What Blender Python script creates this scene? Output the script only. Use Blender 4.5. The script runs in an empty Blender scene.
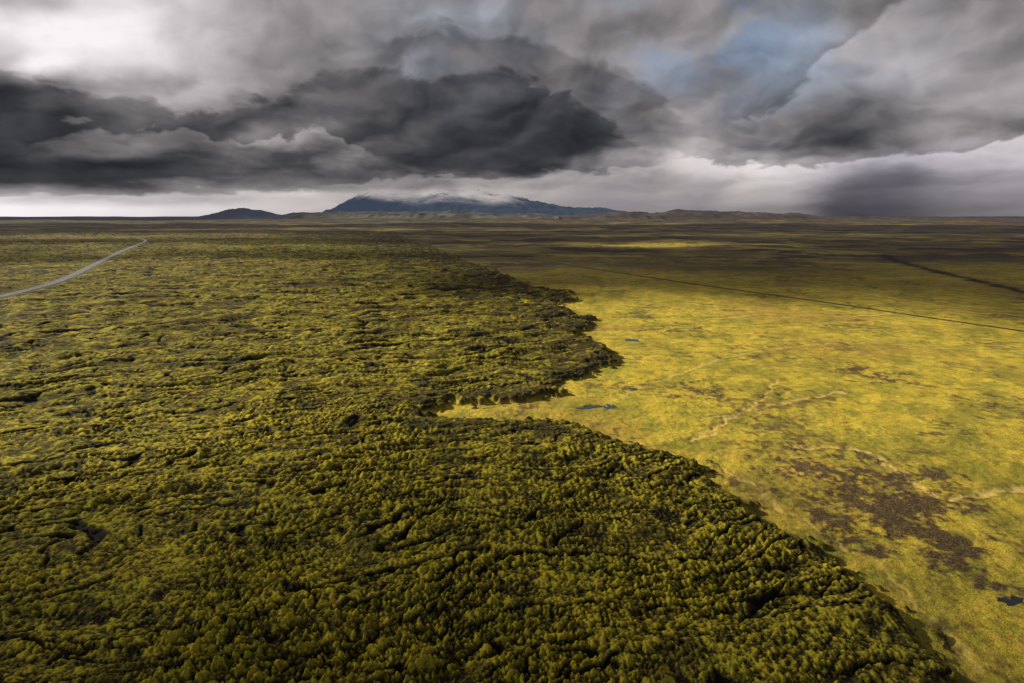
import bpy, math, time
import numpy as np
from mathutils import Vector
T0=time.time()
sc=bpy.context.scene
sc.view_settings.view_transform='Standard'
sc.view_settings.look='None'
sc.view_settings.exposure=0
sc.view_settings.gamma=1

H=100.0; F=626.0; P=math.atan(126.5/626.0)
cp,sp=math.cos(P),math.sin(P)
def gp(u,v,z=0.0):
    """image pixel -> ground coordinates in metres"""
    yd=(v-341.5)/F
    t=(H-z)/(sp+yd*cp)
    return ((u-512)/F*t,(cp-yd*sp)*t)

# ---------------- camera
cam=bpy.data.cameras.new("camera"); co=bpy.data.objects.new("camera",cam)
sc.collection.objects.link(co); sc.camera=co
cam.sensor_width=36; cam.lens=F/1024*36
co.location=(0,0,H); co.rotation_euler=(math.pi/2-P,0,0)
cam.clip_start=0.5; cam.clip_end=300000

# ---------------- noise
rng=np.random.RandomState(7)
PERM=rng.permutation(1024).astype(np.int32)
ang=rng.rand(1024)*2*np.pi
GX=np.cos(ang).astype(np.float32); GY=np.sin(ang).astype(np.float32)
def perlin(x,y,seed=0):
    x=x+seed*37.17; y=y-seed*19.71
    xf=np.floor(x); yf=np.floor(y)
    xi=xf.astype(np.int32); yi=yf.astype(np.int32)
    fx=(x-xf).astype(np.float32); fy=(y-yf).astype(np.float32)
    u=fx*fx*fx*(fx*(fx*6-15)+10); v=fy*fy*fy*(fy*(fy*6-15)+10)
    def g(ix,iy,dx,dy):
        k=PERM[(PERM[(ix+seed*13)&1023]+iy)&1023]
        return GX[k]*dx+GY[k]*dy
    a=g(xi,yi,fx,fy); b=g(xi+1,yi,fx-1,fy)
    c=g(xi,yi+1,fx,fy-1); d=g(xi+1,yi+1,fx-1,fy-1)
    return ((a+(b-a)*u)*(1-v)+(c+(d-c)*u)*v)*1.5
def fbm(x,y,L,octs,seed=0,gain=.5):
    s=0;a=1;
    for i in range(octs):
        s=s+a*perlin(x/L,y/L,seed+i); a*=gain; L/=2.03
    return s
def ss(x,a,b):
    t=np.clip((x-a)/(b-a),0,1); return t*t*(3-2*t)
def dist_line(X,Y,pts):
    d=np.full(X.shape,1e12,np.float32)
    for (x0,y0),(x1,y1) in zip(pts[:-1],pts[1:]):
        dx,dy=x1-x0,y1-y0; L2=dx*dx+dy*dy+1e-9
        t=np.clip(((X-x0)*dx+(Y-y0)*dy)/L2,0,1)
        d=np.minimum(d,(X-x0-t*dx)**2+(Y-y0-t*dy)**2)
    return np.sqrt(d)
def inside(X,Y,pts):
    r=np.zeros(X.shape,bool); n=len(pts)
    for i in range(n):
        x0,y0=pts[i]; x1,y1=pts[(i+1)%n]
        if y0==y1: continue
        c=((y0>Y)!=(y1>Y))&(X<(x1-x0)*(Y-y0)/(y1-y0)+x0)
        r^=c
    return r

edge_px=[(395,232),(405,240),(440,250),(462,262),(500,274),(522,286),(575,295),(556,308),(592,322),(575,334),(600,348),(610,360),(588,378),
 (562,388),(545,397),(500,403),(440,405),(420,413),(450,421),(520,421),(560,424),(596,434),(640,449),(692,463),(722,490),
 (757,515),(792,540),(842,565),(872,592),(915,632),(960,683),(1000,740)]
edge=[gp(*p) for p in edge_px]
lava_poly=edge+[(150,40),(170,-600),(-40000,-600),(-40000,9000)]
road_pts=[gp(-60,312),gp(-20,304),gp(20,295),gp(60,284),gp(90,269),gp(118,254),gp(138,245.5),gp(147,242),gp(143,239.5),gp(120,237.5)]
def smooth_line(pts,n=3):
    for _ in range(n):
        q=[pts[0]]
        for a,b in zip(pts[:-1],pts[1:]):
            q.append((a[0]*.75+b[0]*.25,a[1]*.75+b[1]*.25)); q.append((a[0]*.25+b[0]*.75,a[1]*.25+b[1]*.75))
        q.append(pts[-1]); pts=q
    return pts
road_s=smooth_line(road_pts,2)
track_s=smooth_line([gp(380,241),gp(450,248),gp(560,264),gp(690,284),gp(800,299),gp(900,314),gp(1024,332),gp(1150,350)],1)
stream_s=smooth_line([gp(884,254),gp(900,262),gp(925,269),gp(960,277),gp(1024,292),gp(1100,308)],2)
br1=smooth_line([gp(692,440),gp(715,431),gp(738,410),gp(770,406),gp(800,399),gp(840,392)],3)
br2=smooth_line([gp(790,448),gp(830,446),gp(860,448),gp(895,470),gp(925,495),gp(960,502),gp(985,490),gp(1040,486)],3)
br3=smooth_line([gp(700,420),gp(735,414),gp(762,400),gp(775,380)],2)
br4=smooth_line([gp(620,395),gp(680,372),gp(740,352),gp(860,340),gp(980,352),gp(1060,350)],2)
br5=smooth_line([gp(700,320),gp(780,312),gp(850,318),gp(930,308),gp(1040,312)],2)
br6=smooth_line([gp(760,285),gp(850,290),gp(900,300),gp(1040,318)],2)
br7=smooth_line([gp(640,452),gp(700,456),gp(740,480),gp(800,520),gp(850,545),gp(900,590),gp(950,640),gp(1000,700)],2)
ponds=[(gp(590,407),7.5,3.4,.2),(gp(628,388),5,1.8,0),(gp(632,340),5,5,0),(gp(1012,597),3,1.2,.5)]

def wgt(L,sp_): return np.clip((L/sp_-1.6)/2.0,0,1)
def terrain(X,Y,spacing):
    X=X.astype(np.float64); Y=Y.astype(np.float64)
    o={}
    R=np.hypot(X,Y)
    wsc=np.clip(R/420,.5,2.4)
    wx=fbm(X,Y,26,4,1,.6)*9*wsc; wy=fbm(X,Y,26,4,5,.6)*9*wsc
    wx+=perlin(X/5,Y/5,9)*2.4; wy+=perlin(X/5,Y/5,10)*2.4
    Xw=X+wx; Yw=Y+wy*1.3
    d=dist_line(Xw,Yw,edge+[(150,40),(170,-600)])
    ins=inside(Xw,Yw,lava_poly)
    sdist=np.where(ins,d,-d)
    # detached lava islets just off the flow margin
    isl=ss(perlin(X/7,Y/7,170)+.5*perlin(X/3,Y/3,171),.42,.62)*np.exp(-np.maximum(-sdist,0)/(4+R*.012))*(sdist<0)
    lava=np.maximum(ss(sdist,-.8,2.2),ss(isl,.25,.5))
    # lava
    big=fbm(X,Y,170,3,20)*2.0
    jx=perlin(X/6,Y/6,160)*1.2+perlin(X/2.5,Y/2.5,162)*.5; jy=perlin(X/6,Y/6,161)*1.2+perlin(X/2.5,Y/2.5,163)*.5
    ax=X+fbm(X,Y,70,2,30)*13+jx; ay=Y+fbm(X,Y,70,2,33)*13+jy
    th=math.radians(17); rx=ax*math.cos(th)+ay*math.sin(th); ry=-ax*math.sin(th)+ay*math.cos(th)
    n1=perlin(rx/95,ry/17,40); ridge=(1-np.abs(n1)*2.2)
    n2=perlin(rx/42,ry/10,42)
    n3=perlin(ax/38,ay/30,44)
    n4=perlin(rx/210,ry/60,46)
    n5=perlin(rx/24,ry/5.5,43)
    gate=ss(perlin(X/45,Y/32,47)+.4*perlin(X/15,Y/15,48),-.12,.3)
    g2=ss(perlin(X/55,Y/30,49)+.4*perlin(X/12,Y/12,149),-.5,-.05)
    crack=np.maximum((1-ss(np.abs(n2),0.01,.075))*gate, (1-ss(np.abs(n1),0.01,.05))*g2)
    crack=np.maximum(crack,.75*(1-ss(np.abs(n3),0.005,.032))*(1-gate)*g2)
    crack=np.maximum(crack,(1-ss(np.abs(n4),0,.045))*ss(R,250,500)*np.maximum(g2,.4))
    crack=crack*(.45+.55*ss(perlin(X/9,Y/9,172)+.5*perlin(X/3.5,Y/3.5,173),-.35,.1))
    bill=np.zeros_like(X); rough=.65+.85*ss(perlin(X/45,Y/45,58)+.4*perlin(X/15,Y/15,174),-.3,.4)
    for i,(L,a) in enumerate([(8,.32),(4.2,.48),(2.4,.62),(1.45,.58),(.95,.44),(.65,.26)]):
        w=wgt(L,spacing); m=w>0
        t=np.zeros_like(X)
        t[m]=np.abs(perlin(X[m]/L,Y[m]/L,50+i))*2-.55
        bill+=a*w*t
    mound=(.35+.65*ss(R,200,550))*(perlin(rx/60,ry/24,59)*2.6+np.abs(perlin(X/24,Y/20,57))*3.0)
    lh=2.9+big+ridge*1.2-np.abs(n5)*1.0-crack*2.1+bill*.86*rough+mound
    rim=np.exp(-np.maximum(sdist,0)/10)
    lh=lh*(1-rim*.5)+rim*(1.6+1.2*perlin(X/9,Y/9,159))
    lh=lh*np.maximum(ss(sdist,-1.5,5),ss(isl,.2,.8)*.5)
    # meadow
    hum=np.zeros_like(X)
    for i,(L,a) in enumerate([(22,.7),(7,.36),(2.6,.26),(1.2,.16)]):
        w=wgt(L,spacing); m=w>0
        hum[m]+=(a*w[m])*perlin(X[m]/L,Y[m]/L,70+i)
    mh=hum+fbm(X,Y,400,2,80)*1.2*ss(R,400,1500)
    h=mh*(1-lava)+np.maximum(lh,mh*.3)*lava
    far=ss(R,2500,9000)
    h=h+far*(fbm(X,Y,2600,4,90)*30+6)
    midr=ss(R,900,2500)*(1-far)
    h=h+midr*fbm(X,Y,500,3,93)*6
    jx=X+perlin(X/8,Y/8,60)*3.0+perlin(X/2.,Y/2.,160)*.8; jy=Y+perlin(X/8,Y/8,61)*3.0+perlin(X/2.,Y/2.,161)*.8
    ch=np.zeros_like(X); bank=np.zeros_like(X)
    brk=.65+.35*ss(perlin(X/9,Y/9,164),-.4,.2)
    for b_,w_,k_ in ((br1,1.6,1.),(br2,1.6,1.),(br3,1.2,.75),(br4,1.8,.6),(br5,2.6,.8),(br6,3,.9),(br7,1.0,.6)):
        dd=dist_line(jx,jy,b_)
        ch=np.maximum(ch,k_*np.exp(-(dd/w_)**2))
        bank=np.maximum(bank,k_*np.exp(-((dd-w_*2.0)/(w_*.8))**2))
    ch=ch*(1-lava)*brk
    h=h-ch*.5
    pond=np.zeros_like(X)
    for (px,py),a,b,r in ponds:
        c,s=math.cos(r),math.sin(r)
        ex=((jx-px)*c+(jy-py)*s)/a; ey=(-(jx-px)*s+(jy-py)*c)/b
        pond=np.maximum(pond,1-ss(np.sqrt(ex*ex+ey*ey),.8,1.5))
    h=h*(1-pond)-.6*pond
    dr=dist_line(X,Y,road_s); rb=1-ss(dr,8,26)
    h=h*(1-rb)+3.2*rb
    dt=dist_line(X,Y,track_s); tb=1-ss(dt,2.5,7)
    h=h*(1-tb)+(.3)*tb*(1-lava)+h*tb*lava
    ds=dist_line(X+perlin(X/30,Y/30,62)*9,Y+perlin(X/30,Y/30,63)*9,stream_s)
    o['channel']=np.exp(-(ds/14)**2)
    bf=np.zeros_like(X)
    for (u_,v_,sx,sy,k_) in ((850,485,29,42,.95),(905,520,18,22,.8),(1000,570,14,18,.5),(700,392,20,26,.75),(780,395,16,20,.6),(900,560,14,16,.5),(870,372,25,30,.65),(940,430,16,18,.6),(980,400,20,25,.5),(690,330,30,40,.45),(940,480,14,18,.5)):
        bx,by=gp(u_,v_); bf+=k_*np.exp(-(((X-bx)/sx)**2+((Y-by)/sy)**2))
    pn=fbm(X,Y,14,2,65,.6)*.95+fbm(X,Y,3.2,3,166,.7)*.7
    o['peat']=ss(bf+pn*.9,.36,1.1)*(1-lava)*ss(bf,.03,.3)
    sp_n=fbm(X,Y,60,2,66,.6)*.6+fbm(X,Y,9,4,266,.7)*.5
    o['peat']=np.maximum(o['peat'],.75*ss(sp_n,.2,.66)*(1-lava))
    o['bank']=bank*(1-lava)
    o['lava']=lava
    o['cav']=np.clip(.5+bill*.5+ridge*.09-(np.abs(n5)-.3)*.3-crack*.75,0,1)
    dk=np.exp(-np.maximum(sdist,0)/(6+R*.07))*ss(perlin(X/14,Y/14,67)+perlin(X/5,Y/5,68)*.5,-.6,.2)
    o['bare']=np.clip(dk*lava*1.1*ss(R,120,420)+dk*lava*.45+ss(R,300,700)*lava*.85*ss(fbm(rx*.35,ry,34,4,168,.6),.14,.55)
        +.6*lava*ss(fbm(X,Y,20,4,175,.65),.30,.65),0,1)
    o['crack']=crack*lava
    o['chan']=ch
    start=720+1500*lava
    hth=ss(Y+fbm(X*.4,Y,500,4,69)*(350+350*lava),start,start*2.2)
    lit_streak=np.exp(-(((X-470+wx*2)/250)**2)**2-(((Y-2180+wy*6)/110)**2)**2)*ss(fbm(X,Y*2.5,260,4,268,.6),-.7,0.)  # far sunlit streak painted in: heath thinned to paler grass here
    o['heath']=hth*(1-lit_streak*.9)
    o['road']=1-ss(dr+perlin(X/9,Y/9,64)*2.5,8,12)
    return h,o

# ---------------- terrain mesh
rs=[.5,15,30,45,58,68,76]
r=82.0
while r<45000:
    rs.append(r)
    k=.0023 if r>110 else .006
    r+= k*r*max(1,(r/600))**.55
rs=np.array(rs)
A=math.radians(45)
ND=1000
dense=np.linspace(-A,A,ND)
coarse=np.linspace(A,2*math.pi-A,150)[1:-1]
az=np.concatenate([dense,coarse])
nr,na=len(rs),len(az)
RR,AA=np.meshgrid(rs,az,indexing='ij')
X=(RR*np.sin(AA)).ravel(); Y=(RR*np.cos(AA)).ravel()
spc=np.maximum(np.gradient(rs)[:,None],RR*.0016*np.where(np.arange(na)<ND,1,18)[None,:]).ravel()
h,o=terrain(X,Y,spc)
def grid_mesh(name,V,nrow,ncol,wrap,flip,attrs=None,colors=None):
    me=bpy.data.meshes.new(name)
    me.vertices.add(len(V)); me.vertices.foreach_set("co",V.astype(np.float32).ravel())
    nc=ncol if wrap else ncol-1
    i=np.arange(nrow-1)[:,None]; j=np.arange(nc)[None,:]; j2=(j+1)%ncol
    q=np.stack([i*ncol+j,i*ncol+j2,(i+1)*ncol+j2,(i+1)*ncol+j],-1).reshape(-1,4)
    if flip: q=q[:,::-1]
    nf=len(q)
    me.loops.add(nf*4); me.loops.foreach_set("vertex_index",q.astype(np.int32).ravel())
    me.polygons.add(nf)
    me.polygons.foreach_set("loop_start",np.arange(0,nf*4,4,dtype=np.int32))
    me.polygons.foreach_set("loop_total",np.full(nf,4,np.int32))
    me.update(calc_edges=True)
    me.polygons.foreach_set("use_smooth",np.ones(nf,bool))
    for k,vv in (attrs or {}).items():
        at=me.attributes.new(k,'FLOAT','POINT'); at.data.foreach_set("value",vv.astype(np.float32))
    for k,vv in (colors or {}).items():
        at=me.attributes.new(k,'FLOAT_COLOR','POINT'); at.data.foreach_set("color",vv.astype(np.float32).ravel())
    ob=bpy.data.objects.new(name,me); sc.collection.objects.link(ob)
    return ob
ground=grid_mesh("ground",np.stack([X,Y,h],1),nr,na,True,True,o); me=ground.data
print("mesh",nr,na,time.time()-T0)

# ---------------- node helpers
class NT:
    def __init__(s,nt): s.nt=nt; nt.nodes.clear()
    def node(s,t,**k):
        n=s.nt.nodes.new(t)
        for a,b in k.items(): setattr(n,a,b)
        return n
    def put(s,inp,v):
        if isinstance(v,bpy.types.NodeSocket): s.nt.links.new(v,inp)
        elif isinstance(v,(int,float)):
            if inp.type=='VALUE': inp.default_value=v
            elif inp.type=='RGBA': inp.default_value=(v,v,v,1)
            else: inp.default_value=(v,v,v)
        else:
            v=tuple(v)
            if inp.type=='RGBA' and len(v)==3: v=v+(1,)
            inp.default_value=v
    def m(s,op,a,b=None,c=None,clamp=False):
        n=s.node('ShaderNodeMath',operation=op,use_clamp=clamp)
        s.put(n.inputs[0],a)
        if b is not None: s.put(n.inputs[1],b)
        if c is not None: s.put(n.inputs[2],c)
        return n.outputs[0]
    def v(s,op,a,b=None,out=0,scale=None):
        n=s.node('ShaderNodeVectorMath',operation=op)
        s.put(n.inputs[0],a)
        if b is not None: s.put(n.inputs[1],b)
        if scale is not None: s.put(n.inputs['Scale'],scale)
        return n.outputs[out]
    def sep(s,a):
        n=s.node('ShaderNodeSeparateXYZ'); s.put(n.inputs[0],a); return n.outputs
    def noise(s,vec,scale,detail=5,rough=.55,out=0,dist=0,typ='FBM'):
        n=s.node('ShaderNodeTexNoise',noise_type=typ)
        s.put(n.inputs['Vector'],vec); n.inputs['Scale'].default_value=scale
        n.inputs['Detail'].default_value=detail; n.inputs['Roughness'].default_value=rough; n.inputs['Distortion'].default_value=dist
        return n.outputs[out]
    def mix(s,f,a,b,bt='MIX'):
        n=s.node('ShaderNodeMix',data_type='RGBA',blend_type=bt)
        s.put(n.inputs[0],f); s.put(n.inputs[6],a); s.put(n.inputs[7],b); return n.outputs[2]
    def ss(s,x,a,b,c=0.,d=1.):
        n=s.node('ShaderNodeMapRange',interpolation_type='SMOOTHSTEP')
        s.put(n.inputs[0],x); s.put(n.inputs[1],a); s.put(n.inputs[2],b); s.put(n.inputs[3],c); s.put(n.inputs[4],d); return n.outputs[0]
    def attr(s,name,out='Fac'):
        n=s.node('ShaderNodeAttribute',attribute_name=name); return n.outputs[out]
def newmat(name):
    m=bpy.data.materials.new(name); m.use_nodes=True; return m,NT(m.node_tree)

# ---------------- ground material
mat,N=newmat("ground_moss_and_grass")
pos=N.node('ShaderNodeNewGeometry').outputs['Position']
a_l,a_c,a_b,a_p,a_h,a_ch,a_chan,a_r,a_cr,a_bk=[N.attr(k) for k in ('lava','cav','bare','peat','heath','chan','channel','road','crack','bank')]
nf=N.noise(pos,1.8,4,.70); nm=N.noise(pos,.25,4,.65); nl=N.noise(pos,.035,4,.65); nx=N.noise(pos,.005,5,.65)
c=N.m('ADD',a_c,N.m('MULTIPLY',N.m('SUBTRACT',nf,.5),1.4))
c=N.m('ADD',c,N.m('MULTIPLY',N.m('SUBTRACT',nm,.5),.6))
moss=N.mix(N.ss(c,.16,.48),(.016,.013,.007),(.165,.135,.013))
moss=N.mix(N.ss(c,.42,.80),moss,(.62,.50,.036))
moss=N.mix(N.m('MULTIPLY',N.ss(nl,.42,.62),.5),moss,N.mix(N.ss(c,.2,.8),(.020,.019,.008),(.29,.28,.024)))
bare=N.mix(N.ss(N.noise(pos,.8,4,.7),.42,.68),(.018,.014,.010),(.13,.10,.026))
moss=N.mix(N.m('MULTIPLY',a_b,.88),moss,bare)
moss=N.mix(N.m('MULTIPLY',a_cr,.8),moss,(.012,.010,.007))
mead=N.mix(N.ss(nl,.38,.60),(.80,.60,.062),(.56,.47,.05))
mead=N.mix(N.ss(nm,.48,.70),mead,(.74,.46,.09))
mead=N.mix(N.m('MULTIPLY',N.ss(N.noise(pos,.07,6,.72),.48,.60),.7),mead,(.32,.31,.045))
mead=N.mix(N.m('MULTIPLY',N.ss(nx,.50,.60),.55),mead,(.46,.28,.06))
mead=N.mix(N.m('MULTIPLY',N.ss(N.noise(pos,.018,5,.7),.50,.60),.55),mead,(.25,.24,.04))
mead=N.mix(N.m('MULTIPLY',N.ss(nf,.46,.62),.7),mead,(.20,.155,.035))
mead=N.mix(N.m('MULTIPLY',a_bk,.45),mead,(.17,.13,.035))
mead=N.mix(N.m('MULTIPLY',a_ch,.88),mead,(.78,.55,.17))
peat=N.mix(N.ss(nf,.42,.66),(.065,.038,.036),(.19,.125,.055))
mead=N.mix(N.m('MULTIPLY',a_p,N.ss(nf,.85,.42)),mead,peat)
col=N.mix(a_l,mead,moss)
heath=N.mix(N.ss(nx,.4,.62),(.080,.060,.030),(.20,.16,.045))
heath=N.mix(N.ss(N.noise(pos,.0018,6,.68),.53,.59),heath,(.30,.24,.06))
heath=N.mix(N.ss(N.noise(pos,.0030,6,.7),.50,.56),heath,(.033,.024,.023))
col=N.mix(N.m('MULTIPLY',a_h,.94),col,heath)
col=N.mix(N.m('MULTIPLY',a_chan,.95),col,(.018,.014,.012))
col=N.mix(a_r,col,N.mix(nf,(.10,.09,.06),(.2,.18,.13)))
bs=N.node('ShaderNodeBsdfPrincipled'); N.put(bs.inputs['Base Color'],col)
bs.inputs['Roughness'].default_value=.95; bs.inputs['Specular IOR Level'].default_value=.12
bp=N.node('ShaderNodeBump'); bp.inputs['Strength'].default_value=1.; bp.inputs['Distance'].default_value=.65
N.put(bp.inputs['Height'],N.m('ADD',nf,N.m('MULTIPLY',nm,1.2))); N.put(bs.inputs['Normal'],bp.outputs[0])
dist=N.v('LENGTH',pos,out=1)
hz=N.m('SUBTRACT',1.0,N.m('EXPONENT',N.m('DIVIDE',dist,-16000.0)))  # aerial haze painted in: emission mixed over the ground colour with distance
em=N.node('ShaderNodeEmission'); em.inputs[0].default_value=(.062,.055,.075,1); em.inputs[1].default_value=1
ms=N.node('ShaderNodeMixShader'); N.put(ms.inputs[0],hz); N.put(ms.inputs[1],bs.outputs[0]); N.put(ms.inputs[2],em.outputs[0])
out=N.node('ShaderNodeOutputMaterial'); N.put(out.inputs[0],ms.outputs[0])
me.materials.append(mat)

# ---------------- ribbons
def ribbon(name,pts,offs,zoff,flatz=None):
    P_=np.array(pts); seg=np.hypot(*np.diff(P_,axis=0).T); s=np.concatenate([[0],np.cumsum(seg)])
    n=int(s[-1]/8)+2; ss_=np.linspace(0,s[-1],n); x=np.interp(ss_,s,P_[:,0]); y=np.interp(ss_,s,P_[:,1])
    for _ in range(3):
        x[1:-1]=(x[:-2]+2*x[1:-1]+x[2:])/4; y[1:-1]=(y[:-2]+2*y[1:-1]+y[2:])/4
    tx=np.gradient(x); ty=np.gradient(y); L=np.hypot(tx,ty); nx_,ny_=ty/L,-tx/L
    z=np.full(n,flatz) if flatz is not None else terrain(x,y,np.full(n,3.))[0]
    root=None
    for (a,b,m,ze,nm_,dash) in offs:
        vs=[];fs=[]
        for k in range(n):
            for w in (a,b): vs.append((x[k]+nx_[k]*w,y[k]+ny_[k]*w,z[k]+zoff+ze))
        for k in range(n-1):
            if dash and k%2: continue
            fs.append((2*k,2*k+1,2*k+3,2*k+2))
        mm=bpy.data.meshes.new(nm_); mm.from_pydata(vs,[],fs); mm.update(); mm.materials.append(m)
        ob=bpy.data.objects.new(name if root is None else nm_,mm); sc.collection.objects.link(ob)
        if root is None: root=ob
        else: ob.parent=root
    return root
def simple(name,c1,c2,scale,rough,spec=.5):
    m,n=newmat(name); p=n.node('ShaderNodeNewGeometry').outputs['Position']
    b=n.node('ShaderNodeBsdfPrincipled'); n.put(b.inputs['Base Color'],n.mix(n.ss(n.noise(p,scale,5,.6),.35,.65),c1,c2))
    b.inputs['Roughness'].default_value=rough; b.inputs['Specular IOR Level'].default_value=spec
    o_=n.node('ShaderNodeOutputMaterial'); n.put(o_.inputs[0],b.outputs[0]); return m
m_as=simple("wet_asphalt",(.17,.17,.18),(.24,.24,.25),.2,.25,.9)
m_sh=simple("gravel_shoulder",(.12,.10,.08),(.22,.19,.15),.8,.9)
m_wh=simple("road_paint",(.7,.7,.7),(.8,.8,.8),.5,.5)
m_tr=simple("track_dirt",(.018,.014,.011),(.055,.042,.024),.05,.95,.1)
m_tl=simple("track_wheel_ruts",(.20,.16,.08),(.36,.28,.13),.05,.95,.1)
ribbon("road",road_s,[(-4.6,4.6,m_as,0,"asphalt",False),(-6.4,-4.6,m_sh,-.03,"shoulder_a",False),(4.6,6.4,m_sh,-.03,"shoulder_b",False),
  (-4.3,-4.1,m_wh,.01,"edge_line_a",False),(4.1,4.3,m_wh,.01,"edge_line_b",False),(-.09,.09,m_wh,.01,"centre_line",True)],.45,flatz=3.2)
ribbon("dirt_track",track_s,[(-3.0,1.5,m_tr,0,"track_bed",False),(1.5,2.6,m_tl,-.02,"track_verge",False)],.35)

# ponds
m_w,n=newmat("pond_water"); b=n.node('ShaderNodeBsdfPrincipled'); b.inputs['Base Color'].default_value=(.02,.025,.03,1); b.inputs['Roughness'].default_value=.06
n.put(n.node('ShaderNodeOutputMaterial').inputs[0],b.outputs[0])
for (px,py),a,bb,rr_ in ponds:
    vs=[(px,py,-.22)]; K=40
    for k in range(K):
        t=2*math.pi*k/K; ex,ey=math.cos(t)*a*1.9,math.sin(t)*bb*1.9
        vs.append((px+ex*math.cos(rr_)-ey*math.sin(rr_),py+ex*math.sin(rr_)+ey*math.cos(rr_),-.22))
    fs=[(0,k+1,(k+1)%K+1) for k in range(K)]
    mm=bpy.data.meshes.new("pond"); mm.from_pydata(vs,[],fs); mm.materials.append(m_w)
    sc.collection.objects.link(bpy.data.objects.new("pond",mm))

# ---------------- mountains
def mountain(name,D,prof,depth,col,hazecol,haze,seed,top=None,amp=.16):
    pu=[]
    for (u,v) in prof:
        yd=(v-341.5)/F; f=cp-yd*sp; pu.append(((u-512)/F/f*D, H-(sp+yd*cp)/f*D))
    NX,NY=320,90
    xs=np.linspace(pu[0][0],pu[-1][0],NX); ys=np.linspace(-1,1,NY)
    hz_=np.interp(xs,[p[0] for p in pu],[p[1] for p in pu])
    XX,YY=np.meshgrid(xs,ys)
    sc_=D/18000
    fall=np.clip(1-np.abs(YY)**1.4,0,1)
    n_=fbm(XX,YY*depth,900*sc_,6,seed,.55)
    gul=np.abs(perlin(XX/(420*sc_),YY*depth/(1500*sc_),seed+30))
    Z=hz_[None,:]*fall*(1+amp*n_)-gul*120*sc_*fall*(1-fall)*2 + n_*25*sc_*fall-12
    ob=grid_mesh(name,np.stack([XX,YY*depth+D,Z],-1).reshape(-1,3),NY,NX,False,False)
    m,n=newmat(name+"_rock"); p=n.node('ShaderNodeNewGeometry').outputs['Position']
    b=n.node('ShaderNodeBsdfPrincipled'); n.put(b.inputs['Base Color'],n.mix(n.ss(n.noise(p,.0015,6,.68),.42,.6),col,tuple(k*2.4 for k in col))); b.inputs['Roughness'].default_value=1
    e=n.node('ShaderNodeEmission'); e.inputs[0].default_value=hazecol+(1,)  # haze painted onto the rock as an even emissive tint
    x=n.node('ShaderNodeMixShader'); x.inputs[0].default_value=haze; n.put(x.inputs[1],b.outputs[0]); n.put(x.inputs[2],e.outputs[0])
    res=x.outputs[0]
    if top:
        z=n.sep(p)[2]; zz=n.m('ADD',z,n.m('MULTIPLY',n.m('SUBTRACT',n.noise(n.v('MULTIPLY',p,(1,1,2.5)),.0005,6,.6),.5),top[2]))
        t=n.node('ShaderNodeBsdfTransparent'); y=n.node('ShaderNodeMixShader'); n.put(y.inputs[0],n.ss(zz,top[0],top[1])); n.put(y.inputs[1],res); n.put(y.inputs[2],t.outputs[0]); res=y.outputs[0]
    n.put(n.node('ShaderNodeOutputMaterial').inputs[0],res)
    ob.data.materials.append(m)
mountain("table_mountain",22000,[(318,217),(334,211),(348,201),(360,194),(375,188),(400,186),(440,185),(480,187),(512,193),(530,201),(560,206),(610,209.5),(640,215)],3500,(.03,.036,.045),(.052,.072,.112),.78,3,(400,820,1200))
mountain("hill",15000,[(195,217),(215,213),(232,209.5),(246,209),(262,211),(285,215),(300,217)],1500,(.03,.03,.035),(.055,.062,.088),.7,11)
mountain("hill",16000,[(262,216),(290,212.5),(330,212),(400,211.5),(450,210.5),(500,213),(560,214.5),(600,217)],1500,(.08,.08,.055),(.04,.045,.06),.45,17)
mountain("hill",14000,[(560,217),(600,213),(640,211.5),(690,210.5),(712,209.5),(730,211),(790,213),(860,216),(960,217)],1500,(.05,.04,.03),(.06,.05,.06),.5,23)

# ---------------- sun
el=math.radians(25); azs=math.radians(-68)
S=Vector((math.sin(azs)*math.cos(el),math.cos(azs)*math.cos(el),math.sin(el)))
sl=bpy.data.lights.new("sun",'SUN'); sl.energy=6.5; sl.angle=math.radians(.5); sl.color=(1,.91,.72)
so=bpy.data.objects.new("sun",sl); sc.collection.objects.link(so); so.rotation_euler=S.to_track_quat('Z','Y').to_euler(); so.location=(-300,0,400)

# ---------------- added sheet above the frame, gaps shaped to cast cloud shadows on the ground
ALT=3000.
ox,oy=(S.x/S.z*ALT,S.y/S.z*ALT)
gx=np.concatenate([np.linspace(-10000,-1550,60),np.arange(-1500,1500,25.),np.linspace(1550,14000,80)])
gy=np.concatenate([np.linspace(-6000,-550,40),np.arange(-500,1800,25.),np.linspace(1850,7000,110)])
XX,YY=np.meshgrid(gx,gy)
wx=fbm(XX,YY,260,4,301)*110; wy=fbm(XX,YY,260,4,305)*110
k_=np.clip(YY/900,.25,2.0); U=XX+wx*k_; V=YY+wy*k_
acc=np.full(XX.shape,.18)
for (cx,cy,rx_,ry_,amp) in [(215,480,215,235,1.45),(120,260,40,70,.15),(-330,600,300,230,1.25),(-550,1100,450,230,1.0),(-230,420,200,70,.75),(-170,255,90,55,1.0),(-60,330,90,60,.55),(-40,190,120,35,.10),
    (20,850,130,160,-.4),(650,900,300,220,-.3),(470,2200,330,150,1.1),(-900,1900,600,250,.8),(-1700,2900,800,350,.8),(1500,3300,900,300,.6),(-1500,4600,1200,400,.6),(0,4500,1500,400,.3)]:
    acc+=amp*np.exp(-(((U-cx)/rx_)**2+((V-cy)/ry_)**2))
acc+=fbm(XX,YY*1.8,700,4,311)*.14*ss(YY,100,900)+fbm(XX,YY*2.2,170,3,315)*.18*(1-ss(YY,700,1200))
dens=1-np.clip(ss(acc,.0,.90),0,1)*.99
ed=ss(XX,-10000,-8500)*(1-ss(XX,12000,14000))*ss(YY,-6000,-4500)*(1-ss(YY,6500,7000))
dens=dens*ed*.93
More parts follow.
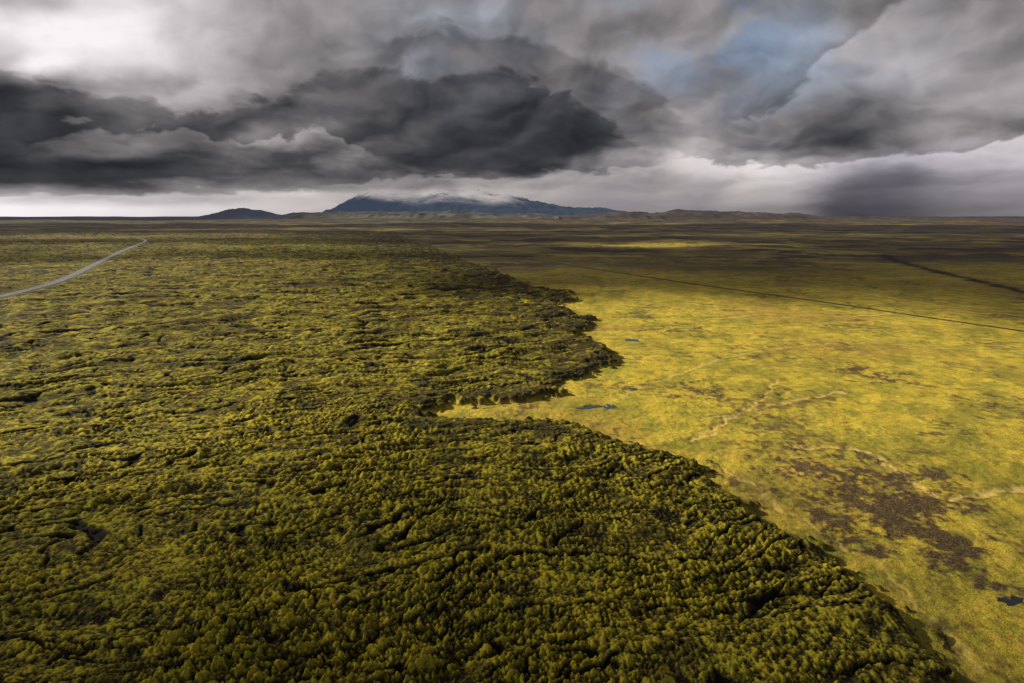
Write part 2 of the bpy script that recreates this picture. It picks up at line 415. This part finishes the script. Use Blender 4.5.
ob=grid_mesh("cloud_shadow_sheet",np.stack([XX+ox,YY+oy,ALT+fbm(XX,YY,3000,3,5)*60],-1).reshape(-1,3),len(gy),len(gx),False,False,{'shadow_cover':dens.ravel()})
m,n=newmat("shadow_sheet")
tr=n.node('ShaderNodeBsdfTransparent'); tl=n.node('ShaderNodeBsdfTranslucent'); tl.inputs[0].default_value=(.14,.145,.165,1)
x=n.node('ShaderNodeMixShader'); n.put(x.inputs[0],n.attr('shadow_cover')); n.put(x.inputs[1],tr.outputs[0]); n.put(x.inputs[2],tl.outputs[0])
n.put(n.node('ShaderNodeOutputMaterial').inputs[0],x.outputs[0])
ob.data.materials.append(m)
print("shadow sheet",time.time()-T0)

# ---------------- sky: distant cloudscape wall, wide and high, built as a shell 110 km away
us=np.arange(0,1025,64.)
vs_=[0,30,60,90,118,142,165,183,197,209,216]
LUM=[
[.68,.84,.88,.76,.60,.54,.53,.54,.54,.53,.52,.54,.54,.50,.50,.50,.48],
[.92,.98,.92,.74,.60,.54,.48,.46,.45,.47,.52,.55,.57,.60,.60,.58,.55],
[.66,.93,.88,.74,.58,.52,.46,.43,.42,.45,.54,.58,.56,.62,.68,.64,.60],
[.27,.38,.56,.58,.52,.42,.38,.37,.36,.39,.49,.55,.50,.54,.64,.68,.64],
[.30,.28,.44,.42,.37,.36,.35,.31,.28,.29,.40,.58,.42,.40,.50,.60,.58],
[.26,.27,.50,.41,.55,.53,.34,.28,.25,.25,.44,.76,.48,.38,.50,.72,.76],
[.20,.20,.22,.26,.30,.33,.30,.29,.31,.46,.66,.80,.76,.66,.64,.72,.72],
[.26,.24,.27,.31,.38,.50,.47,.44,.53,.60,.60,.68,.66,.50,.50,.60,.62],
[.78,.62,.68,.62,.70,.72,.63,.61,.62,.62,.62,.64,.62,.40,.44,.54,.56],
[.97,.94,.90,.84,.78,.72,.62,.60,.60,.59,.58,.58,.52,.34,.40,.47,.53],
[.97,.94,.90,.84,.78,.70,.62,.60,.60,.59,.58,.58,.52,.34,.40,.47,.53]]
LUM=np.array(LUM)
DA=.00125
sa=np.concatenate([np.linspace(-2.2,-.86,80)[:-1],np.arange(-.86,.86,DA),np.linspace(.86,2.2,80)[1:]])
st=np.concatenate([[-.02,-.006],np.arange(-.004,.345,DA),np.linspace(.35,.42,20)])
AZ,TT=np.meshgrid(sa,st)
azc=np.clip(AZ,-.80,.80)
s_=np.tan(azc); t_=TT/np.cos(azc)
yd=-(t_*cp+sp)/(cp-t_*sp)
VV=yd*F+341.5; UU=512+s_*(cp-yd*sp)*F
qx=AZ*1.0; qy=.42*np.log(np.maximum(TT,-.03)+.075)
def cn(L,o,seed,g=.5,ax_=1.0): return fbm(qx,qy*ax_,L,o,seed,g)
hzn=ss(TT,.0,.09)
wu=cn(.20,7,401,.47)*34+cn(.03,3,441,.5)*2; wv=(cn(.20,7,411,.47)*18+cn(.03,3,451,.5)*1.5)*(.12+.88*hzn)
def lookup(U,V):
    fu=np.clip(U/64,0,15.999); iu=np.floor(fu).astype(int); fu=fu-iu; fu=fu*fu*(3-2*fu)
    vv=np.clip(V,0,215.9); iv=np.clip(np.searchsorted(vs_,vv,side='right')-1,0,len(vs_)-2)
    va=np.array(vs_,float); fv=(vv-va[iv])/(va[iv+1]-va[iv]); fv=fv*fv*(3-2*fv)
    return (LUM[iv,iu]*(1-fu)+LUM[iv,iu+1]*fu)*(1-fv)+(LUM[iv+1,iu]*(1-fu)+LUM[iv+1,iu+1]*fu)*fv
Lm=lookup(UU+wu,VV+wv)
def bil(x,y,L,o,seed,g):
    s=0;a=1
    for i in range(o):
        n_=perlin(x/L,y/L,seed+i); s=s+a*(1-2*np.sqrt(n_*n_+.006)); a*=g; L/=2.1
    return s
bx=qx+cn(.15,4,421)*.03; by=qy+cn(.15,4,425)*.03
lump=-bil(bx,by,.075,5,521,.5)*7+cn(.05,5,531,.55)*5
def edge_fx(pts,sign,up,dn,wu_,wd_,soft=5):
    global Lm
    pu=[p[0] for p in pts]; pv=[p[1] for p in pts]
    uu=UU+wu*.45
    e=np.interp(uu,pu,pv); d=VV+wv*.6+lump*(.35+.65*hzn)-e
    g=ss(uu,pu[0]-30,pu[0]+25)*(1-ss(uu,pu[-1]-25,pu[-1]+30))
    if pu[0]<=0: g=1-ss(uu,pu[-1]-25,pu[-1]+30)
    if pu[-1]>=1024: g=ss(uu,pu[0]-30,pu[0]+25)
    s=ss(d,-soft*.4,soft)
    Lm=Lm+sign*g*(up*(1-s)*np.exp(-np.maximum(-d,0)/wu_)-dn*s*np.exp(-np.maximum(d,0)/wd_))
edge_fx([(0,60),(60,76),(130,90),(200,104),(260,92),(300,84)],1,.09,.09,30,40,7)
edge_fx([(290,80),(330,66),(380,60),(430,70),(470,58),(520,72),(580,98),(620,124),(650,150)],1,.07,.06,25,35,8)
edge_fx([(370,30),(430,14),(500,24),(570,52),(640,70),(690,110)],1,.06,.06,22,35,9)
edge_fx([(240,142),(275,134),(320,132),(360,150)],-1,.06,.17,16,14,4)
edge_fx([(30,128),(90,113),(150,116),(235,142)],-1,.05,.14,16,16,5)
edge_fx([(330,176),(420,170),(500,172),(570,168),(660,160)],-1,.06,.10,22,18,4)
edge_fx([(690,146),(750,156),(820,157),(880,149),(940,140),(1024,126)],-1,.12,.12,30,22,4)
edge_fx([(735,112),(780,98),(825,52),(870,14),(920,-20)],-1,.07,.09,22,40,7)
edge_fx([(0,192),(120,191),(240,189),(340,184)],-1,.05,.14,10,8,3)
B0=bil(bx,by,.19,6,431,.38); B1=bil(bx+.013,by-.018,.19,6,431,.38)
light=np.clip(B0-B1,-.5,.5)
ampl=.02+.12*hzn*ss(Lm,.15,.35)*(1-.5*ss(Lm,.6,.85))
Lm=Lm+light*ampl*1.0
Lm=Lm+cn(.09,4,461,.45)*.03*(.3+.7*hzn)
Lm=Lm+fbm(qx+qy*1.6,(qy-qx*.5)*5,.35,4,471,.5)*.04*ss(TT,.15,.25)*(1-ss(AZ,-.3,-.05))
# rain curtains
rain=fbm(AZ+TT*.25,TT*.04,.035,2,491,.5)
curt=np.exp(-((AZ-.51-TT*.3)/.07)**2)+.3*np.exp(-((AZ-.66)/.09)**2)+.35*np.exp(-((AZ-.17)/.10)**2)+.4*np.exp(-((AZ-.28-TT*.4)/.03)**2)
rk=np.clip(curt,0,1)*(1-ss(TT,.04,.105))*(.9+.12*rain)
Lm=Lm*(1-rk*.22)
cap=np.exp(-((AZ+.12)/.15)**2-((TT-.034)/.011)**2)*(.7+.6*cn(.05,4,495))
Lm=Lm+.12*cap
Lm=np.clip(Lm,.13,.98)
# tint
blue=np.exp(-((UU-730)/125)**2-((VV-45)/65)**2)*.95+np.exp(-((UU-440)/60)**2-((VV-60)/70)**2)*.35+np.exp(-((UU-560)/90)**2-((VV-10)/40)**2)*.35
blue=blue*ss(cn(.15,5,405,.5),-.6,.4)
dk=1-ss(Lm,.2,.42)
pur=np.clip(rk,0,1)
col_=np.stack([np.full_like(Lm,1.0),np.full_like(Lm,.972),np.full_like(Lm,.985)],-1)
def mixc(c,t,f): return c*(1-f[...,None])+np.array(t)*f[...,None]
col_=mixc(col_,(.95,.975,1.05),dk*.8)
col_=mixc(col_,(.86,.97,1.13),blue)
col_=mixc(col_,(.98,.95,1.06),pur*.8)
warm=ss(Lm,.45,.7)*(1-ss(TT,.05,.2))*(1-ss(np.abs(AZ),.3,.5))
col_=mixc(col_,(1.03,.98,.95),warm*.5)
rgb=np.clip(col_*Lm[...,None],0,1)**2.2
rgba=np.concatenate([rgb,np.ones(rgb.shape[:2]+(1,))],-1)
RD=110000.
V3=np.stack([np.sin(AZ)*RD,np.cos(AZ)*RD,H+TT*RD],-1).reshape(-1,3)
sky=grid_mesh("sky",V3,len(st),len(sa),False,False,None,{'cloud_tone':rgba.reshape(-1,4)})
m,n=newmat("sky_cloudscape")
at=n.attr('cloud_tone','Color'); e=n.node('ShaderNodeEmission')
n.put(e.inputs[0],at)
n.put(n.node('ShaderNodeOutputMaterial').inputs[0],e.outputs[0]); m.cycles.emission_sampling='NONE'
sky.data.materials.append(m)

# ---------------- world
wd=bpy.data.worlds.new("World"); sc.world=wd; wd.use_nodes=True
W=NT(wd.node_tree)
skyt=W.node('ShaderNodeTexSky',sky_type='NISHITA',sun_disc=False,sun_elevation=el,sun_rotation=azs)
b1=W.node('ShaderNodeBackground'); W.put(b1.inputs[0],skyt.outputs[0]); b1.inputs[1].default_value=.02
b2=W.node('ShaderNodeBackground'); b2.inputs[0].default_value=(.20,.20,.22,1); b2.inputs[1].default_value=.5
ad=W.node('ShaderNodeAddShader'); W.put(ad.inputs[0],b1.outputs[0]); W.put(ad.inputs[1],b2.outputs[0])
W.put(W.node('ShaderNodeOutputWorld').inputs[0],ad.outputs[0])
print("done",time.time()-T0)
